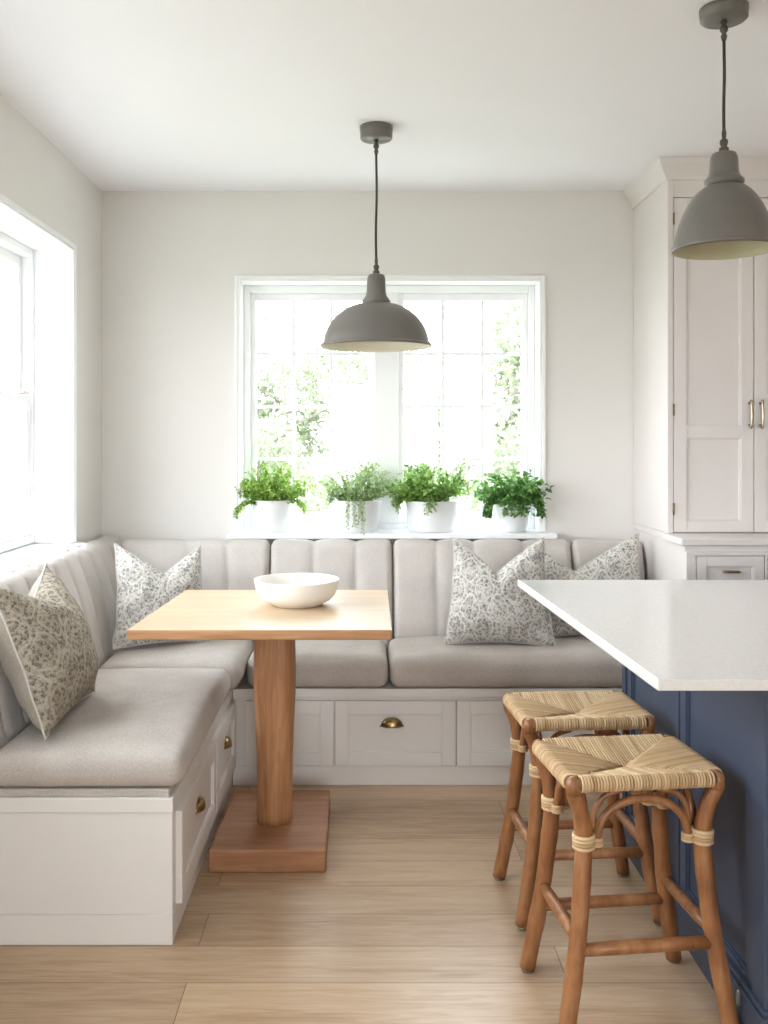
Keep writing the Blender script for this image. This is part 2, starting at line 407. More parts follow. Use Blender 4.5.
# left window: two double-hung units in a deep reveal
w2 = MB(); u0, u1, v0, v1 = LW
lining(w2, TL, u0, u1, v0+0.02, v1, 0.2, 0.012, 0.016)
rect_frame(w2, TL, u0+0.012, u1-0.012, v0+0.02, v1-0.012, 0.145, 0.24, 0.018, 0.018, 0.03, 0.03)
t3 = (u1-u0)/3
for mid in (u0+t3, u0+2*t3): w2.box(mid-0.05, mid+0.05, 0.145, 0.24, v0+0.05, v1-0.042, 0.003, 0, TL)
win2 = struct('window_2', w2, M['trim'])
for a, b in ((u0+0.03, u0+t3-0.05), (u0+t3+0.05, u0+2*t3-0.05), (u0+2*t3+0.05, u1-0.03)):
    vm = 1.457
    for (lo, hi, d0, d1, nm) in ((v0+0.05, vm+0.02, 0.155, 0.185, 'sash'), (vm-0.02, v1-0.042, 0.187, 0.217, 'sash')):
        s_ = MB(); rect_frame(s_, TL, a, b, lo, hi, d0, d1, 0.038, 0.038, 0.04, 0.04)
        o = struct(nm, s_, M['trim'], win2)
        g_ = MB(); grid_bars(g_, TL, a+0.038, b-0.038, lo+0.04, hi-0.04, d0+0.004, d1-0.004, 4, 2, 0.016)
        struct('glazing_bar', g_, M['trim'], o)
        struct('pane', MB().box(a+0.038, b-0.038, d0+0.012, d0+0.016, lo+0.04, hi-0.04, 0, 0, TL), M['glass'], o)
    lk = MB().box((b-0.12), (b-0.06), 0.135, 0.155, vm+0.02, vm+0.032, 0.003, 0, TL)
    struct('latch', lk, M['nickel'], win2)
struct('trim_2', MB().box(XL, XL+0.045, LW[0]-0.05, LW[1]+0.05, 0.862, 0.89, 0.005, 0, None, 2).box(XL-0.2, XL, LW[0], LW[1], 0.875, 0.8899, 0, 0), M['trim'])

# unseen window added behind the camera to bring in fill light
w3 = MB(); u0, u1, v0, v1 = RW
rect_frame(w3, TR, u0, u1, v0, v1, 0.08, 0.16, 0.05)
for k in (1, 2):
    uu = u0+(u1-u0)*k/3; w3.box(uu-0.04, uu+0.04, 0.08, 0.16, v0+0.05, v1-0.05, 0.003, 0, TR)
win3 = struct('added_rear_window', w3, M['trim'])
struct('pane', MB().box(u0+0.05, u1-0.05, 0.118, 0.122, v0+0.05, v1-0.05, 0, 0, TR), M['glass'], win3)

# ------------------------------------------------------------------ garden
gm = MB()
n = 24
vs = [(-45+90*i/n, -40+90*j/n, -0.45+0.12*noise.noise((i*0.9, j*0.9, 0))) for i in range(n+1) for j in range(n+1)]
fs = [(i*(n+1)+j, (i+1)*(n+1)+j, (i+1)*(n+1)+j+1, i*(n+1)+j+1) for i in range(n) for j in range(n)]
struct('ground', gm.add(vs, fs, 0, True), M['lawn'])
def leafblade(mb, p, d, up, L, W, mi=0, fold=0.25):
    d = d.normalized(); s = d.cross(up)
    if s.length < 1e-4: s = d.cross(Vector((1,0,0)))
    s.normalize(); nrm = s.cross(d)
    a = p; b = p+d*L*0.45+s*W/2+nrm*W*fold; c = p+d*L*0.45-s*W/2+nrm*W*fold; e = p+d*L-nrm*L*0.12; m_ = p+d*L*0.5
    mb.add([a, b, m_, c, e], [(0,1,2),(0,2,3),(1,4,2),(2,4,3)], mi, False)
def rnd():
    while True:
        v = Vector((random.uniform(-1,1), random.uniform(-1,1), random.uniform(-1,1)))
        if 0.05 < v.length < 1: return v.normalized()
def tree(x, y, h, r, label, nl=1500, squash=1.0, name='garden_tree', lowz=0.35, size=0.16):
    z0 = -0.45
    t = thing(name, label, 'tree' if name == 'garden_tree' else 'shrub', (x, y, z0), group='trees and shrubs in the garden')
    tr = MB(); tr.tube([(x, y, z0-0.1), (x+0.05, y, z0+h*0.35), (x-0.04, y+0.05, z0+h*0.75)], [0.035*h, 0.026*h, 0.01*h], 8)
    for k in range(4):
        a = k*1.7+x; tr.tube([(x+0.03, y, z0+h*(0.3+0.08*k)), (x+math.cos(a)*r*0.6, y+math.sin(a)*r*0.6, z0+h*(0.5+0.08*k))], [0.014*h, 0.005*h], 6)
    link('trunk', tr, M['bark'], t)
    cr = MB(); lobes = []
    for k in range(11):
        a = random.uniform(0, 2*PI); q = random.uniform(0, 0.62)*r
        lobes.append((Vector((x+math.cos(a)*q, y+math.sin(a)*q, z0+h*random.uniform(lowz, 0.86))), r*random.uniform(0.32, 0.52)))
    for k in range(nl):
        c, rr = random.choice(lobes); d = rnd(); d.z *= squash
        p = c+d*rr*random.uniform(0.7, 1.0)
        leafblade(cr, p, (d+rnd()*0.9), rnd(), size*random.uniform(0.7, 1.3), size*0.6)
    link('crown', cr, M['tree'], t)
tree(-2.0, 24.0, 5.0, 3.0, 'rounded pale green garden tree beyond the left casement', 5200, size=0.20, lowz=0.15)
tree(1.0, 29.0, 4.6, 2.6, 'loose garden tree seen beside the window mullion', 5200, size=0.20, lowz=0.15)
tree(3.5, 22.0, 5.2, 2.3, 'pale leafy tree filling the right edge of the right casement', 6000, size=0.20, lowz=0.1)
tree(-1.6, 13.5, 2.0, 1.3, 'low garden shrub behind the fern and trailing plant', 2600, 0.8, 'garden_shrub', 0.2, 0.12)
tree(2.2, 13.0, 1.9, 1.3, 'low garden shrub behind the two right pots', 2600, 0.8, 'garden_shrub', 0.2, 0.12)

# ------------------------------------------------------------------ joinery
def panel_front(T, u0, u1, v0, v1, th=0.019, rail=0.05, rec=0.009, top=None, bot=None, mids=()):
    """shaker front; T maps (u, d, v), d runs into the carcass, front face at d = -th"""
    mb = MB(); top = rail if top is None else top; bot = rail if bot is None else bot
    mb.box(u0, u0+rail, -th, 0, v0, v1, 0.0015, 0, T).box(u1-rail, u1, -th, 0, v0, v1, 0.0015, 0, T)
    mb.box(u0+rail, u1-rail, -th, 0, v1-top, v1, 0.0015, 0, T).box(u0+rail, u1-rail, -th, 0, v0, v0+bot, 0.0015, 0, T)
    for mv in mids: mb.box(u0+rail, u1-rail, -th, 0, mv-rail/2, mv+rail/2, 0.0015, 0, T)
    mb.box(u0+rail-0.001, u1-rail+0.001, -th+rec, -0.001, v0+bot-0.001, v1-top+0.001, 0, 0, T)
    cuts = [v0+bot] + [q for mv in sorted(mids) for q in (mv-rail/2, mv+rail/2)] + [v1-top]
    for a, b in zip(cuts[::2], cuts[1::2]):   # small moulding in each field
        e = 0.006
        for bx in ((u0+rail, u0+rail+e, a, b), (u1-rail-e, u1-rail, a, b), (u0+rail+e, u1-rail-e, a, a+e), (u0+rail+e, u1-rail-e, b-e, b)):
            mb.box(bx[0], bx[1], -th+rec*0.5, -th+rec+0.001, bx[2], bx[3], 0.001, 0, T)
    return mb
def cup_pull(T, u, v, d, w=0.078, h=0.03):
    mb = MB(); vs = []; fs = []; nu, nv = 14, 8
    for i in range(nu+1):
        a = PI*i/nu
        for j in range(nv+1):
            b = (PI/2)*j/nv
            x = -math.cos(a)*w/2; up = math.sin(a)
            vs.append((u+x*(0.65+0.35*math.cos(b)), d-math.sin(b)*0.021*max(0.15, up)**0.6, v-h*0.35+h*math.cos(b)*up*0.95))
    for i in range(nu):
        for j in range(nv):
            q = i*(nv+1)+j; fs.append((q, q+nv+1, q+nv+2, q+1))
    mb.add(vs, fs, 0, True, T)
    mb.tube([(u-w/2-0.004, d-0.001, v-h*0.36), (u+w/2+0.004, d-0.001, v-h*0.36)], 0.0022, 6, 0, True, True, T)
    mb.tube([(u-w/2*0.9, d-0.006, v-h*0.36), (u-w*0.25, d-0.018, v-h*0.38), (u, d-0.021, v-h*0.38), (u+w*0.25, d-0.018, v-h*0.38), (u+w/2*0.9, d-0.006, v-h*0.36)], 0.0018, 6, 0, True, True, T)
    return mb

# left bench
BX = -0.49; BY0 = 2.449; BYB = 3.585; ZT = 0.378
TBL = Matrix(((0,-1,0,BX),(1,0,0,0),(0,0,1,0),(0,0,0,1)))     # u = y, d = into -x
TBB = Matrix(((1,0,0,0),(0,1,0,BYB),(0,0,1,0),(0,0,0,1)))
lb = thing('bench_base', 'white painted bench base along the left wall under the window', 'bench', (-0.82, 3.2, 0), group='built-in bench bases')
link('carcass', MB().box(XL+0.002, BX, BY0+0.004, YB-0.002, 0.02, 0.34, 0.001), M['cabinet'], lb)
link('top_board', MB().box(XL+0.002, BX+0.004, BY0-0.006, YB-0.002, 0.34, ZT, 0.002), M['cabinet'], lb)
link('end_panel', MB().box(XL+0.002, BX+0.002, BY0-0.002, BY0+0.012, 0.078, 0.34, 0.001), M['cabinet'], lb)
link('plinth', MB().box(XL+0.002, BX+0.0025, BY0-0.004, BY0+0.03, 0, 0.0775, 0.001).box(BX-0.03, BX+0.0005, BY0+0.03, BYB-0.008, 0, 0.07, 0.001), M['cabinet'], lb)
link('liner', MB().box(XL+0.01, BX-0.008, BY0+0.004, YB-0.01, ZT, ZT+0.02, 0.003), M['linen'], lb)
for a, b, hy in ((2.495, 3.085, 2.79), (3.10, 3.56, 3.36)):
    d = link('drawer', panel_front(TBL, a, b, 0.082, 0.326, 0.018, 0.052), M['cabinet'], lb)
    link('cup_pull', cup_pull(TBL, hy, 0.232, -0.009, 0.085, 0.032), M['brass'], d)
# back bench
bb = thing('bench_base', 'white painted bench base along the back wall under the window', 'bench', (0.35, 3.9, 0), group='built-in bench bases')
link('carcass', MB().box(BX+0.003, 1.198, BYB, YB-0.002, 0.02, 0.335, 0.001), M['cabinet'], bb)
link('top_board', MB().box(BX+0.006, 1.198, BYB-0.022, YB-0.002, 0.335, 0.366, 0.002), M['cabinet'], bb)
link('plinth', MB().box(BX+0.003, 1.198, BYB-0.006, BYB+0.012, 0, 0.072, 0.001), M['cabinet'], bb)
for a, b in ((-0.438, -0.107), (-0.101, 0.350), (0.356, 0.92), (0.926, 1.19)):
    d = link('drawer', panel_front(TBB, a, b, 0.076, 0.320, 0.018, 0.05), M['cabinet'], bb)
    if a > -0.2: link('cup_pull', cup_pull(TBB, (a+b)/2-0.012, 0.238, -0.0175, 0.084, 0.034), M['brass'], d)

# cushions
def cushion(x0, x1, y0, y1, z0, z1, r=0.035, crown=0.012, seedn=0):
    nx = max(10, int((x1-x0)/0.035)); ny = max(10, int((y1-y0)/0.035)); nr = 6
    mb = MB(); cx, cy = (x0+x1)/2, (y0+y1)/2; hx, hy, hz = (x1-x0)/2, (y1-y0)/2, (z1-z0)/2
    def sp(t, h): # parameter -1..1 to position, denser at the rim
        return t
    def pt(a, b, c): # superquadric-like rounded box point from unit-cube surface point
        p = Vector((a*hx, b*hy, c*hz)); q = Vector((max(-hx+r, min(hx-r, p.x)), max(-hy+r, min(hy-r, p.y)), max(-hz+r, min(hz-r, p.z))))
        d = p-q
        if d.length > 1e-7: p = q + d.normalized()*r
        e = max(0, (1-(a)**2))*max(0, (1-(b)**2))
        p.z += (crown*min(1, e*2.2) if c > 0 else 0)*max(0, c)
        n_ = noise.noise(Vector((p.x*5+seedn, p.y*5, p.z*6)))*0.004 + noise.noise(Vector((p.x*16+seedn, p.y*16, p.z*4)))*0.0016
        p.x += n_*0.8; p.y += n_*0.8
        if c > -0.5: p.z += n_
        return (cx+p.x, cy+p.y, z0+hz+p.z)
    def lins(nn, h):
        k = r/h; out = [-1+k*(0.5-0.5*math.cos(PI*i/6/1))*1.0 for i in range(0, 4)]
        out = [-1, -1+k*0.25, -1+k*0.6, -1+k] + [(-1+k)+(2-2*k)*i/nn for i in range(1, nn)] + [1-k, 1-k*0.6, 1-k*0.25, 1]
        return out
    ax, ay, az = lins(nx, hx), lins(ny, hy), lins(3, hz)
    idx = {}
    def vid(a, b, c):
        key = (round(a, 5), round(b, 5), round(c, 5))
        if key not in idx: idx[key] = len(mb.v); mb.v.append(pt(a, b, c))
        return idx[key]
    def face(A, B, fn, flip):
        for i in range(len(A)-1):
            for j in range(len(B)-1):
                f = [vid(*fn(A[i], B[j])), vid(*fn(A[i+1], B[j])), vid(*fn(A[i+1], B[j+1])), vid(*fn(A[i], B[j+1]))]
                if flip: f.reverse()
                mb.f.append(tuple(f)); mb.m.append(0); mb.sm.append(True)
    face(ax, ay, lambda a, b: (a, b, 1), False); face(ax, ay, lambda a, b: (a, b, -1), True)
    face(ax, az, lambda a, c: (a, -1, c), False); face(ax, az, lambda a, c: (a, 1, c), True)
    face(ay, az, lambda b, c: (1, b, c), False); face(ay, az, lambda b, c: (-1, b, c), True)
    return mb
def seam(pts, r=0.003): return MB().tube(pts, r, 6)
def seat_cushion(x0, x1, y0, y1, z0, z1, label, sd):
    o = link('seat_cushion', cushion(x0, x1, y0, y1, z0, z1, 0.038, 0.012, sd), M['linen'], None, ((x0+x1)/2, (y0+y1)/2, z0))
    tag(o, label, 'cushion', 'linen seat cushions on the bench')
    return o
seat_cushion(-0.968, -0.462, 2.44, 3.385, 0.399, 0.492, 'long linen seat cushion on the left bench, nearest the camera', 1)
seat_cushion(-0.958, -0.440, 3.392, 3.922, 0.399, 0.492, 'linen seat cushion in the bench corner under the patterned pillow', 2)
seat_cushion(-0.432, 0.098, 3.552, 3.922, 0.367, 0.490, 'linen seat cushion behind the table post on the back bench', 3)
seat_cushion(0.106, 1.192, 3.552, 3.922, 0.367, 0.490, 'long linen seat cushion under the two right pillows', 4)

# back rests
def back_profile(s):   # s 0..1 up the face and over the top: (setback, z)
    P = [(0.0, 0.40), (0.006, 0.50), (0.03, 0.62), (0.06, 0.74), (0.085, 0.82), (0.10, 0.855), (0.125, 0.874), (0.155, 0.874), (0.18, 0.858)]
    t = s*(len(P)-1); i = min(int(t), len(P)-2); f = t-i
    p0, p1, p2, p3 = P[max(i-1,0)], P[i], P[i+1], P[min(i+2, len(P)-1)]
    g = lambda k: 0.5*((2*p1[k])+(-p0[k]+p2[k])*f+(2*p0[k]-5*p1[k]+4*p2[k]-p3[k])*f*f+(-p0[k]+3*p1[k]-3*p2[k]+p3[k])*f**3)
    return g(0), g(1)
def backrest(T, u0, u1, lines, label, name='backrest', slant=0.0, bulge=0.03, button=True, dz=0.0, group='upholstered back panels', nu=None, depth=0.27, curl=0.0, slant1=0.0):
    """T maps (u along, d towards the wall, v up)"""
    mb = MB(); nu = nu or int((u1-u0)/0.009); ns = 44
    edge = 0.03
    def P(u, s):
        d, z = back_profile(s)
        el = min(u-u0, u1-u)
        ro = max(0, 1-el/edge); rnd_ = (1-math.sqrt(max(0, 1-ro*ro)))*0.035      # rounded ends
        ch = 0
        uu = u + curl*max(0, s-0.55)**1.5
        for L in lines:
            q = abs(uu-L); ch += 0.009*math.exp(-q/0.010) + 0.004*math.exp(-(q/0.03)**2)
            if not button: ch += 0.007*math.exp(-q/0.006)
            if button: ch += 0.010*math.exp(-((uu-L)**2+(z-0.70)**2)/0.0006)
        fade = min(1, max(0, (z-0.47)/0.05))
        off = rnd_ + ch*fade - 0.006*math.sin(PI*min(1, max(0, (z-0.45)/0.42)))
        nz = noise.noise(Vector((u*6, z*7, u0*3)))*0.004
        if button: off += 0.0025*math.exp(-abs(z-0.70)/0.006)*fade
        tt = min(1, s/0.72)
        dn = math.cos(tt*PI/2)**0.5 if s < 0.72 else 0
        zz = z+dz - (off if s > 0.6 else 0)*(min(1, (s-0.6)/0.15) if s > 0.6 else 0)
        dd = d+(off+nz)*(1 if s < 0.6 else max(0, 1-(s-0.6)/0.25))
        us = u + slant*(1-min(1, d/0.10))*(1-(u-u0)/(u1-u0)) + slant1*(1-min(1, d/0.10))*((u-u0)/(u1-u0))
        return (us, dd, zz)
    vs = [P(u0+(u1-u0)*i/nu, j/ns) for i in range(nu+1) for j in range(ns+1)]
    fs = [(i*(ns+1)+j, (i+1)*(ns+1)+j, (i+1)*(ns+1)+j+1, i*(ns+1)+j+1) for i in range(nu) for j in range(ns)]
    # close the ends and the back
    for i in (0, nu):
        bse = len(vs); ring = [i*(ns+1)+j for j in range(ns+1)]
        vs += [(vs[ring[-1]][0], depth, vs[ring[-1]][2]), (vs[ring[0]][0], depth, vs[ring[0]][2])]
        f = ring+[bse, bse+1]; fs.append(tuple(f if i == nu else reversed(f)))
        if i == 0: b0 = bse
    b1 = len(vs)-2
    fs.append((b0, b0+1, b1+1, b1))
    top = [i*(ns+1)+ns for i in range(nu+1)]; fs.append(tuple(top[::-1]+[b0, b1])) 
    bot = [i*(ns+1) for i in range(nu+1)]; fs.append(tuple(bot+[b1+1, b0+1]))
    mb.add(vs, fs, 0, True, T)
    b_ = bmesh.new(); me = bpy.data.meshes.new('t'); me.from_pydata(mb.v, [], mb.f); b_.from_mesh(me)
    bmesh.ops.recalc_face_normals(b_, faces=list(b_.faces)); out = MB().bm(b_, 0, True); bpy.data.meshes.remove(me)
    ctr = T @ Vector(((u0+u1)/2, depth, 0.40))
    for k, f in enumerate(out.f): out.sm[k] = len(f) <= 4
    o = link(name, out, M['linen2'], None, ctr); tag(o, label, 'backrest', group); return o
TBK = Matrix(((1,0,0,0),(0,1,0,3.925),(0,0,1,0),(0,0,0,1)))
TLK = Matrix(((0,-1,0,-0.960),(1,0,0,0),(0,0,1,0),(0,0,0,1)))
backrest(TLK, 2.46, 4.19, [2.58+0.14*k for k in range(11)], 'long channel-stitched linen backrest along the left wall', slant=0, button=False, depth=0.187, nu=230, dz=0.012)
backrest(TBK, -1.03, -0.392, [-0.74, -0.575], 'linen backrest panel in the corner behind the patterned pillow', slant=0.12)
backrest(TBK, -0.388, 0.128, [-0.205, -0.025], 'linen backrest panel behind the white bowl')
backrest(TBK, 0.132, 0.888, [0.315, 0.475, 0.685], 'wide linen backrest panel right of the table with vertical seams')
backrest(TBK, 0.892, 1.194, [], 'narrow plain linen backrest panel beside the tall cabinet')

# ------------------------------------------------------------------ pantry
TU = Matrix(((1,0,0,0),(0,1,0,3.73),(0,0,1,0),(0,0,0,1)))
TLo = Matrix(((1,0,0,0),(0,1,0,3.535),(0,0,1,0),(0,0,0,1)))
PX0, PX1 = 1.2, 2.18
pc = thing('tall_cabinet', 'tall white cabinet with paired shaker doors standing on the dresser ledge', 'cabinet', (1.69, 3.96, 0.934))
car = MB().box(PX0, PX1, 3.75, YB-0.002, 0.9345, 2.36, 0.001)
# face frame: the doors are inset in it
car.box(PX0, 1.222, 3.73, 3.75, 0.9345, 2.36, 0.001).box(1.858, PX1, 3.73, 3.75, 0.9345, 2.36, 0.001)
car.box(1.222, 1.858, 3.73, 3.75, 2.253, 2.36, 0.001)
link('carcass', car, M['pantry'], pc)
T_in = Matrix(((1,0,0,0),(0,1,0,3.7485),(0,0,1,0),(0,0,0,1)))
for (a, b, hx, hg) in ((1.2245, 1.5380, 1.519, 1.2235), (1.5415, 1.8555, 1.562, 1.8565)):
    d = link('door', panel_front(T_in, a, b, 0.938, 2.250, 0.0185, 0.05, 0.010, 0.055, 0.045, (1.332,)), M['pantry'], pc)
    hb = MB(); zz0, zz1 = 1.35, 1.452
    hb.tube([(hx, 3.730, zz0+0.008), (hx, 3.706, zz0+0.008)], 0.0045, 8).tube([(hx, 3.730, zz1-0.008), (hx, 3.706, zz1-0.008)], 0.0045, 8)
    hb.tube([(hx, 3.705, zz0-0.006), (hx, 3.705, zz0), (hx, 3.703, zz0+0.012), (hx, 3.699, (zz0+zz1)/2), (hx, 3.703, zz1-0.012), (hx, 3.705, zz1), (hx, 3.705, zz1+0.006)], [0.003, 0.0065, 0.0045, 0.006, 0.0045, 0.0065, 0.003], 10)
    link('handle', hb, M['nickel'], d)
    for z in (1.03, 1.42, 2.17):
        link('hinge', MB().tube([(hg, 3.7275, z-0.022), (hg, 3.7275, z+0.022)], 0.0038, 8).tube([(hg, 3.7275, z-0.026), (hg, 3.7275, z-0.022)], 0.0025, 8), M['brass'], d)
# crown moulding swept around the front and left sides
cp = [(0.0, 2.32), (0.008, 2.32), (0.010, 2.33), (0.016, 2.338), (0.030, 2.358), (0.040, 2.376), (0.043, 2.387), (0.046, 2.399)]
cm = MB(); vs = []
for off, z in cp: vs += [(PX0-off, YB-0.003, z), (PX0-off, 3.73-off, z), (PX1+off, 3.73-off, z), (PX1+off, YB-0.003, z)]
fs = []
for i in range(len(cp)-1):
    for j in range(3): fs.append((i*4+j, i*4+j+1, (i+1)*4+j+1, (i+1)*4+j))
l = (len(cp)-1)*4; fs.append((l, l+1, l+2, l+3))
cm.add(vs, fs); link('crown_moulding', cm, M['pantry'], pc)
wt2 = link('worktop', MB().quadbox([(1.182,3.512),(2.2,3.512),(2.2,YB-0.002),(1.2005,YB-0.002),(1.2005,3.748),(1.182,3.748)], 0.909, 0.934, 0.003), M['pantry'], None, (1.69, 3.85, 0.909))
tag(wt2, 'thin white ledge between the tall cabinet and the drawers below', 'worktop')
dc = thing('drawer_cabinet', 'white lower cabinet with small brass-handled drawers under the ledge', 'cabinet', (1.69, 3.86, 0))
ca = MB().box(PX0+0.001, PX1, 3.535, YB-0.002, 0.08, 0.908, 0.001).box(1.22, PX1, 3.58, YB-0.002, 0, 0.08, 0)
link('carcass', ca, M['pantry'], dc)
link('face_frame', MB().box(PX0+0.001, 1.236, 3.517, 3.535, 0.08, 0.885, 0.001).box(1.236, PX1, 3.517, 3.535, 0.872, 0.885, 0.001).box(1.493, 1.502, 3.517, 3.535, 0.08, 0.872, 0.001).box(1.758, 1.768, 3.517, 3.535, 0.08, 0.872, 0.001).box(2.03, PX1, 3.517, 3.535, 0.08, 0.872, 0.001), M['pantry'], dc)
for a, b in ((1.239, 1.490), (1.505, 1.755), (1.771, 2.027)):
    d = link('drawer', panel_front(TLo, a, b, 0.715, 0.869, 0.017, 0.038), M['pantry'], dc)
    hm = MB(); cxx = (a+b)/2
    hm.tube([(cxx-0.022, 3.526, 0.812), (cxx-0.022, 3.508, 0.812)], 0.003, 8).tube([(cxx+0.022, 3.526, 0.812), (cxx+0.022, 3.508, 0.812)], 0.003, 8)
    hm.tube([(cxx-0.033, 3.507, 0.812), (cxx-0.024, 3.506, 0.813), (cxx, 3.504, 0.814), (cxx+0.024, 3.506, 0.813), (cxx+0.033, 3.507, 0.812)], [0.003, 0.0055, 0.005, 0.0055, 0.003], 10)
    link('handle', hm, M['brass'], d)
    link('door', panel_front(TLo, a, b, 0.09, 0.708, 0.017, 0.045), M['pantry'], dc)

# ------------------------------------------------------------------ island
IX = 0.842; IY0, IY1 = 1.985, 3.08
ib = thing('kitchen_island', 'navy blue panelled kitchen island cabinet with a plinth behind the stools', 'cabinet', (1.35, 2.53, 0))
link('carcass', MB().box(IX+0.018, 1.9, IY0+0.018, IY1-0.002, 0.0, 0.823, 0.001), M['navy'], ib)
TI = Matrix(((0,1,0,IX+0.018),(1,0,0,0),(0,0,1,0),(0,0,0,1)))
for a, b in ((2.545, IY1-0.041), (2.056, 2.535)):
    link('side_panel', panel_front(TI, a, b, 0.0, 0.823, 0.012, 0.045, 0.010, 0.03, 0.12), M['navy'], ib)
link('corner_post', MB().box(IX, IX+0.075, IY0, IY0+0.07, 0, 0.823, 0.002), M['navy'], ib)
link('corner_post', MB().box(IX, IX+0.018, IY1-0.04, IY1, 0, 0.823, 0.002), M['navy'], ib)
TIF = Matrix(((1,0,0,0),(0,1,0,IY0+0.018),(0,0,1,0),(0,0,0,1)))
link('front_panel', panel_front(TIF, IX+0.076, 1.9, 0.0, 0.823, 0.012, 0.06, 0.010, 0.06, 0.14), M['navy'], ib)
sk = MB()
sk.box(IX-0.012, IX+0.0175, IY0-0.012, IY1+0.006, 0, 0.095, 0.002).box(IX-0.006, IX+0.0175, IY0-0.006, IY1+0.003, 0.095, 0.108, 0.002)
sk.box(IX+0.0175, 1.9, IY0-0.012, IY0+0.006, 0, 0.095, 0.002).box(IX+0.0175, 1.9, IY0-0.006, IY0+0.006, 0.095, 0.108, 0.002)
link('plinth', sk, M['navy'], ib)
link('catch', MB().box(IX-0.018, IX-0.012, 2.082, 2.092, 0.058, 0.092, 0.002), M['ferrule'], ib)
ct = link('island_worktop', MB().quadbox([(0.560, 1.80), (1.95, 1.80), (1.95, 3.088), (0.505, 3.088)], 0.824, 0.846, 0.003, 0, None, 2), M['quartz'], None, (1.3, 2.5, 0.824))
tag(ct, 'glossy white stone slab overhanging the navy kitchen island', 'worktop')

# ------------------------------------------------------------------ table and bowl
tb = thing('pedestal_table', 'oak pedestal table with square top and heavy block foot between the benches', 'table', (-0.285, 3.1, 0))
tt = MB().quadbox([(-0.680, 2.742), (0.087, 2.742), (0.095, 3.478), (-0.645, 3.478)], 0.722, 0.752, 0.004, 0, None, 2)
top = link('tabletop', tt, [M['oak_top'], M['oak_side']], tb)
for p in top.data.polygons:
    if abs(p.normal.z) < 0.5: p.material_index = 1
ps = MB(); vs = []; fs = []; nn = 32; lev = 26
for i in range(lev+1):
    z = 0.066+(0.722-0.066)*i/lev; t = (z-0.066)/0.656
    a = 0.056+0.010*math.exp(-((t-0.72)/0.30)**2)+0.002*t; b = 0.058+0.010*math.exp(-((t-0.7)/0.3)**2)
    for j in range(nn):
        q = 2*PI*j/nn; c_, s_ = math.cos(q), math.sin(q); e = 0.55+0.25*(1-t)
        vs.append((-0.283+a*math.copysign(abs(c_)**e, c_), 3.085+b*math.copysign(abs(s_)**e, s_), z))
for i in range(lev):
    for j in range(nn): fs.append((i*nn+j, i*nn+(j+1)%nn, (i+1)*nn+(j+1)%nn, (i+1)*nn+j))
fs.append(tuple(range(nn))[::-1]); fs.append(tuple(range(lev*nn, (lev+1)*nn)))
link('post', ps.add(vs, fs, 0, True), M['oak_edge'], tb)
link('foot_block', MB().quadbox([(-0.462, 2.853), (-0.108, 2.853), (-0.112, 3.345), (-0.446, 3.345)], 0.0, 0.069, 0.006, 0, None, 3), M['oak_base'], tb)
bo = link('bowl', MB().lathe([(0.0, 0.004), (0.055, 0.004), (0.058, 0.0), (0.082, 0.0), (0.088, 0.006), (0.112, 0.018), (0.128, 0.035), (0.137, 0.060), (0.1405, 0.080), (0.1415, 0.084), (0.139, 0.086), (0.136, 0.083), (0.131, 0.060), (0.120, 0.036), (0.10, 0.020), (0.07, 0.013), (0, 0.011)], (-0.217, 3.165, 0.7525), 64), M['bowl'], None, (-0.217, 3.165, 0.7525))
tag(bo, 'wide white ceramic bowl on the oak table', 'bowl')

# ------------------------------------------------------------------ pillows
def pillow(label, loc, rot, w, h, T, chop=0.09, cu=0.0, mat='damask', sd=0, cw=0.6, sag=0.0, group='patterned throw pillows', taper=0.14):
    t = thing('throw_pillow', label, 'pillow', loc, rot, group)
    n = 44
    def base(u, v, side):
        k = 0.075
        x = w/2*u*(1-k*(1-v*v)**1.0)*(1-taper*(v+1)/2); z = h/2*v*(1-k*(1-u*u))
        th = (max(0, 1-abs(u)**2.6)**0.62)*(max(0, 1-abs(v)**2.6)**0.62)
        th *= T/2
        c = chop*max(0, 1-abs(u-cu)/(1+abs(cu)))**1.2*max(0, (v+1)/2)**2.2
        z -= c
        th *= 1+0.15*math.exp(-((u-cu)/0.5)**2)*(1 if v < 0.4 else 1-0.45*(v-0.4))
        crease = 0.018*math.exp(-(abs(u-cu)/0.10))*max(0, v)**1.2
        th = max(0, th-crease*min(1, th/0.03))
        wr = noise.noise(Vector((u*2.4+sd, v*2.6, side*3)))*0.010+noise.noise(Vector((u*6+sd, v*5+sd, side*3)))*0.004
        th += wr*min(1, th/0.03)
        # corner folds near the bottom
        th += 0.006*math.sin((u*1.0+v)*14)*math.exp(-((abs(u)-0.8)**2+(v+0.75)**2)/0.05)*min(1, th/0.02)
        sg = sag*(1-u*u)*(1-v)/2
        return Vector((x+0.006*noise.noise(Vector((u*2, v*3+sd, 1))), side*th, z+h/2+sg))
    g = [(-math.cos(PI*i/n)*0.5+(-1+2*i/n)*0.5) for i in range(n+1)]
    for side, nm, m in ((-1, 'front_cover', M[mat]), (1, 'back_cover', M['pillow_back'])):
        mb = MB(); vs = [base(u, v, side) for u in g for v in g]
        fs = []
        for i in range(n):
            for j in range(n):
                f = (i*(n+1)+j, (i+1)*(n+1)+j, (i+1)*(n+1)+j+1, i*(n+1)+j+1)
                fs.append(f if side < 0 else f[::-1])
        mb.add(vs, fs, 0, True); local(nm, mb, m, t)
    ed = [(u, -1) for u in g]+[(1, v) for v in g[1:]]+[(u, 1) for u in g[::-1][1:]]+[(-1, v) for v in g[::-1][1:]]
    local('piping', MB().tube([base(a, b, 0) for a, b in ed], 0.0028, 6), M['piping'], t)
    return t
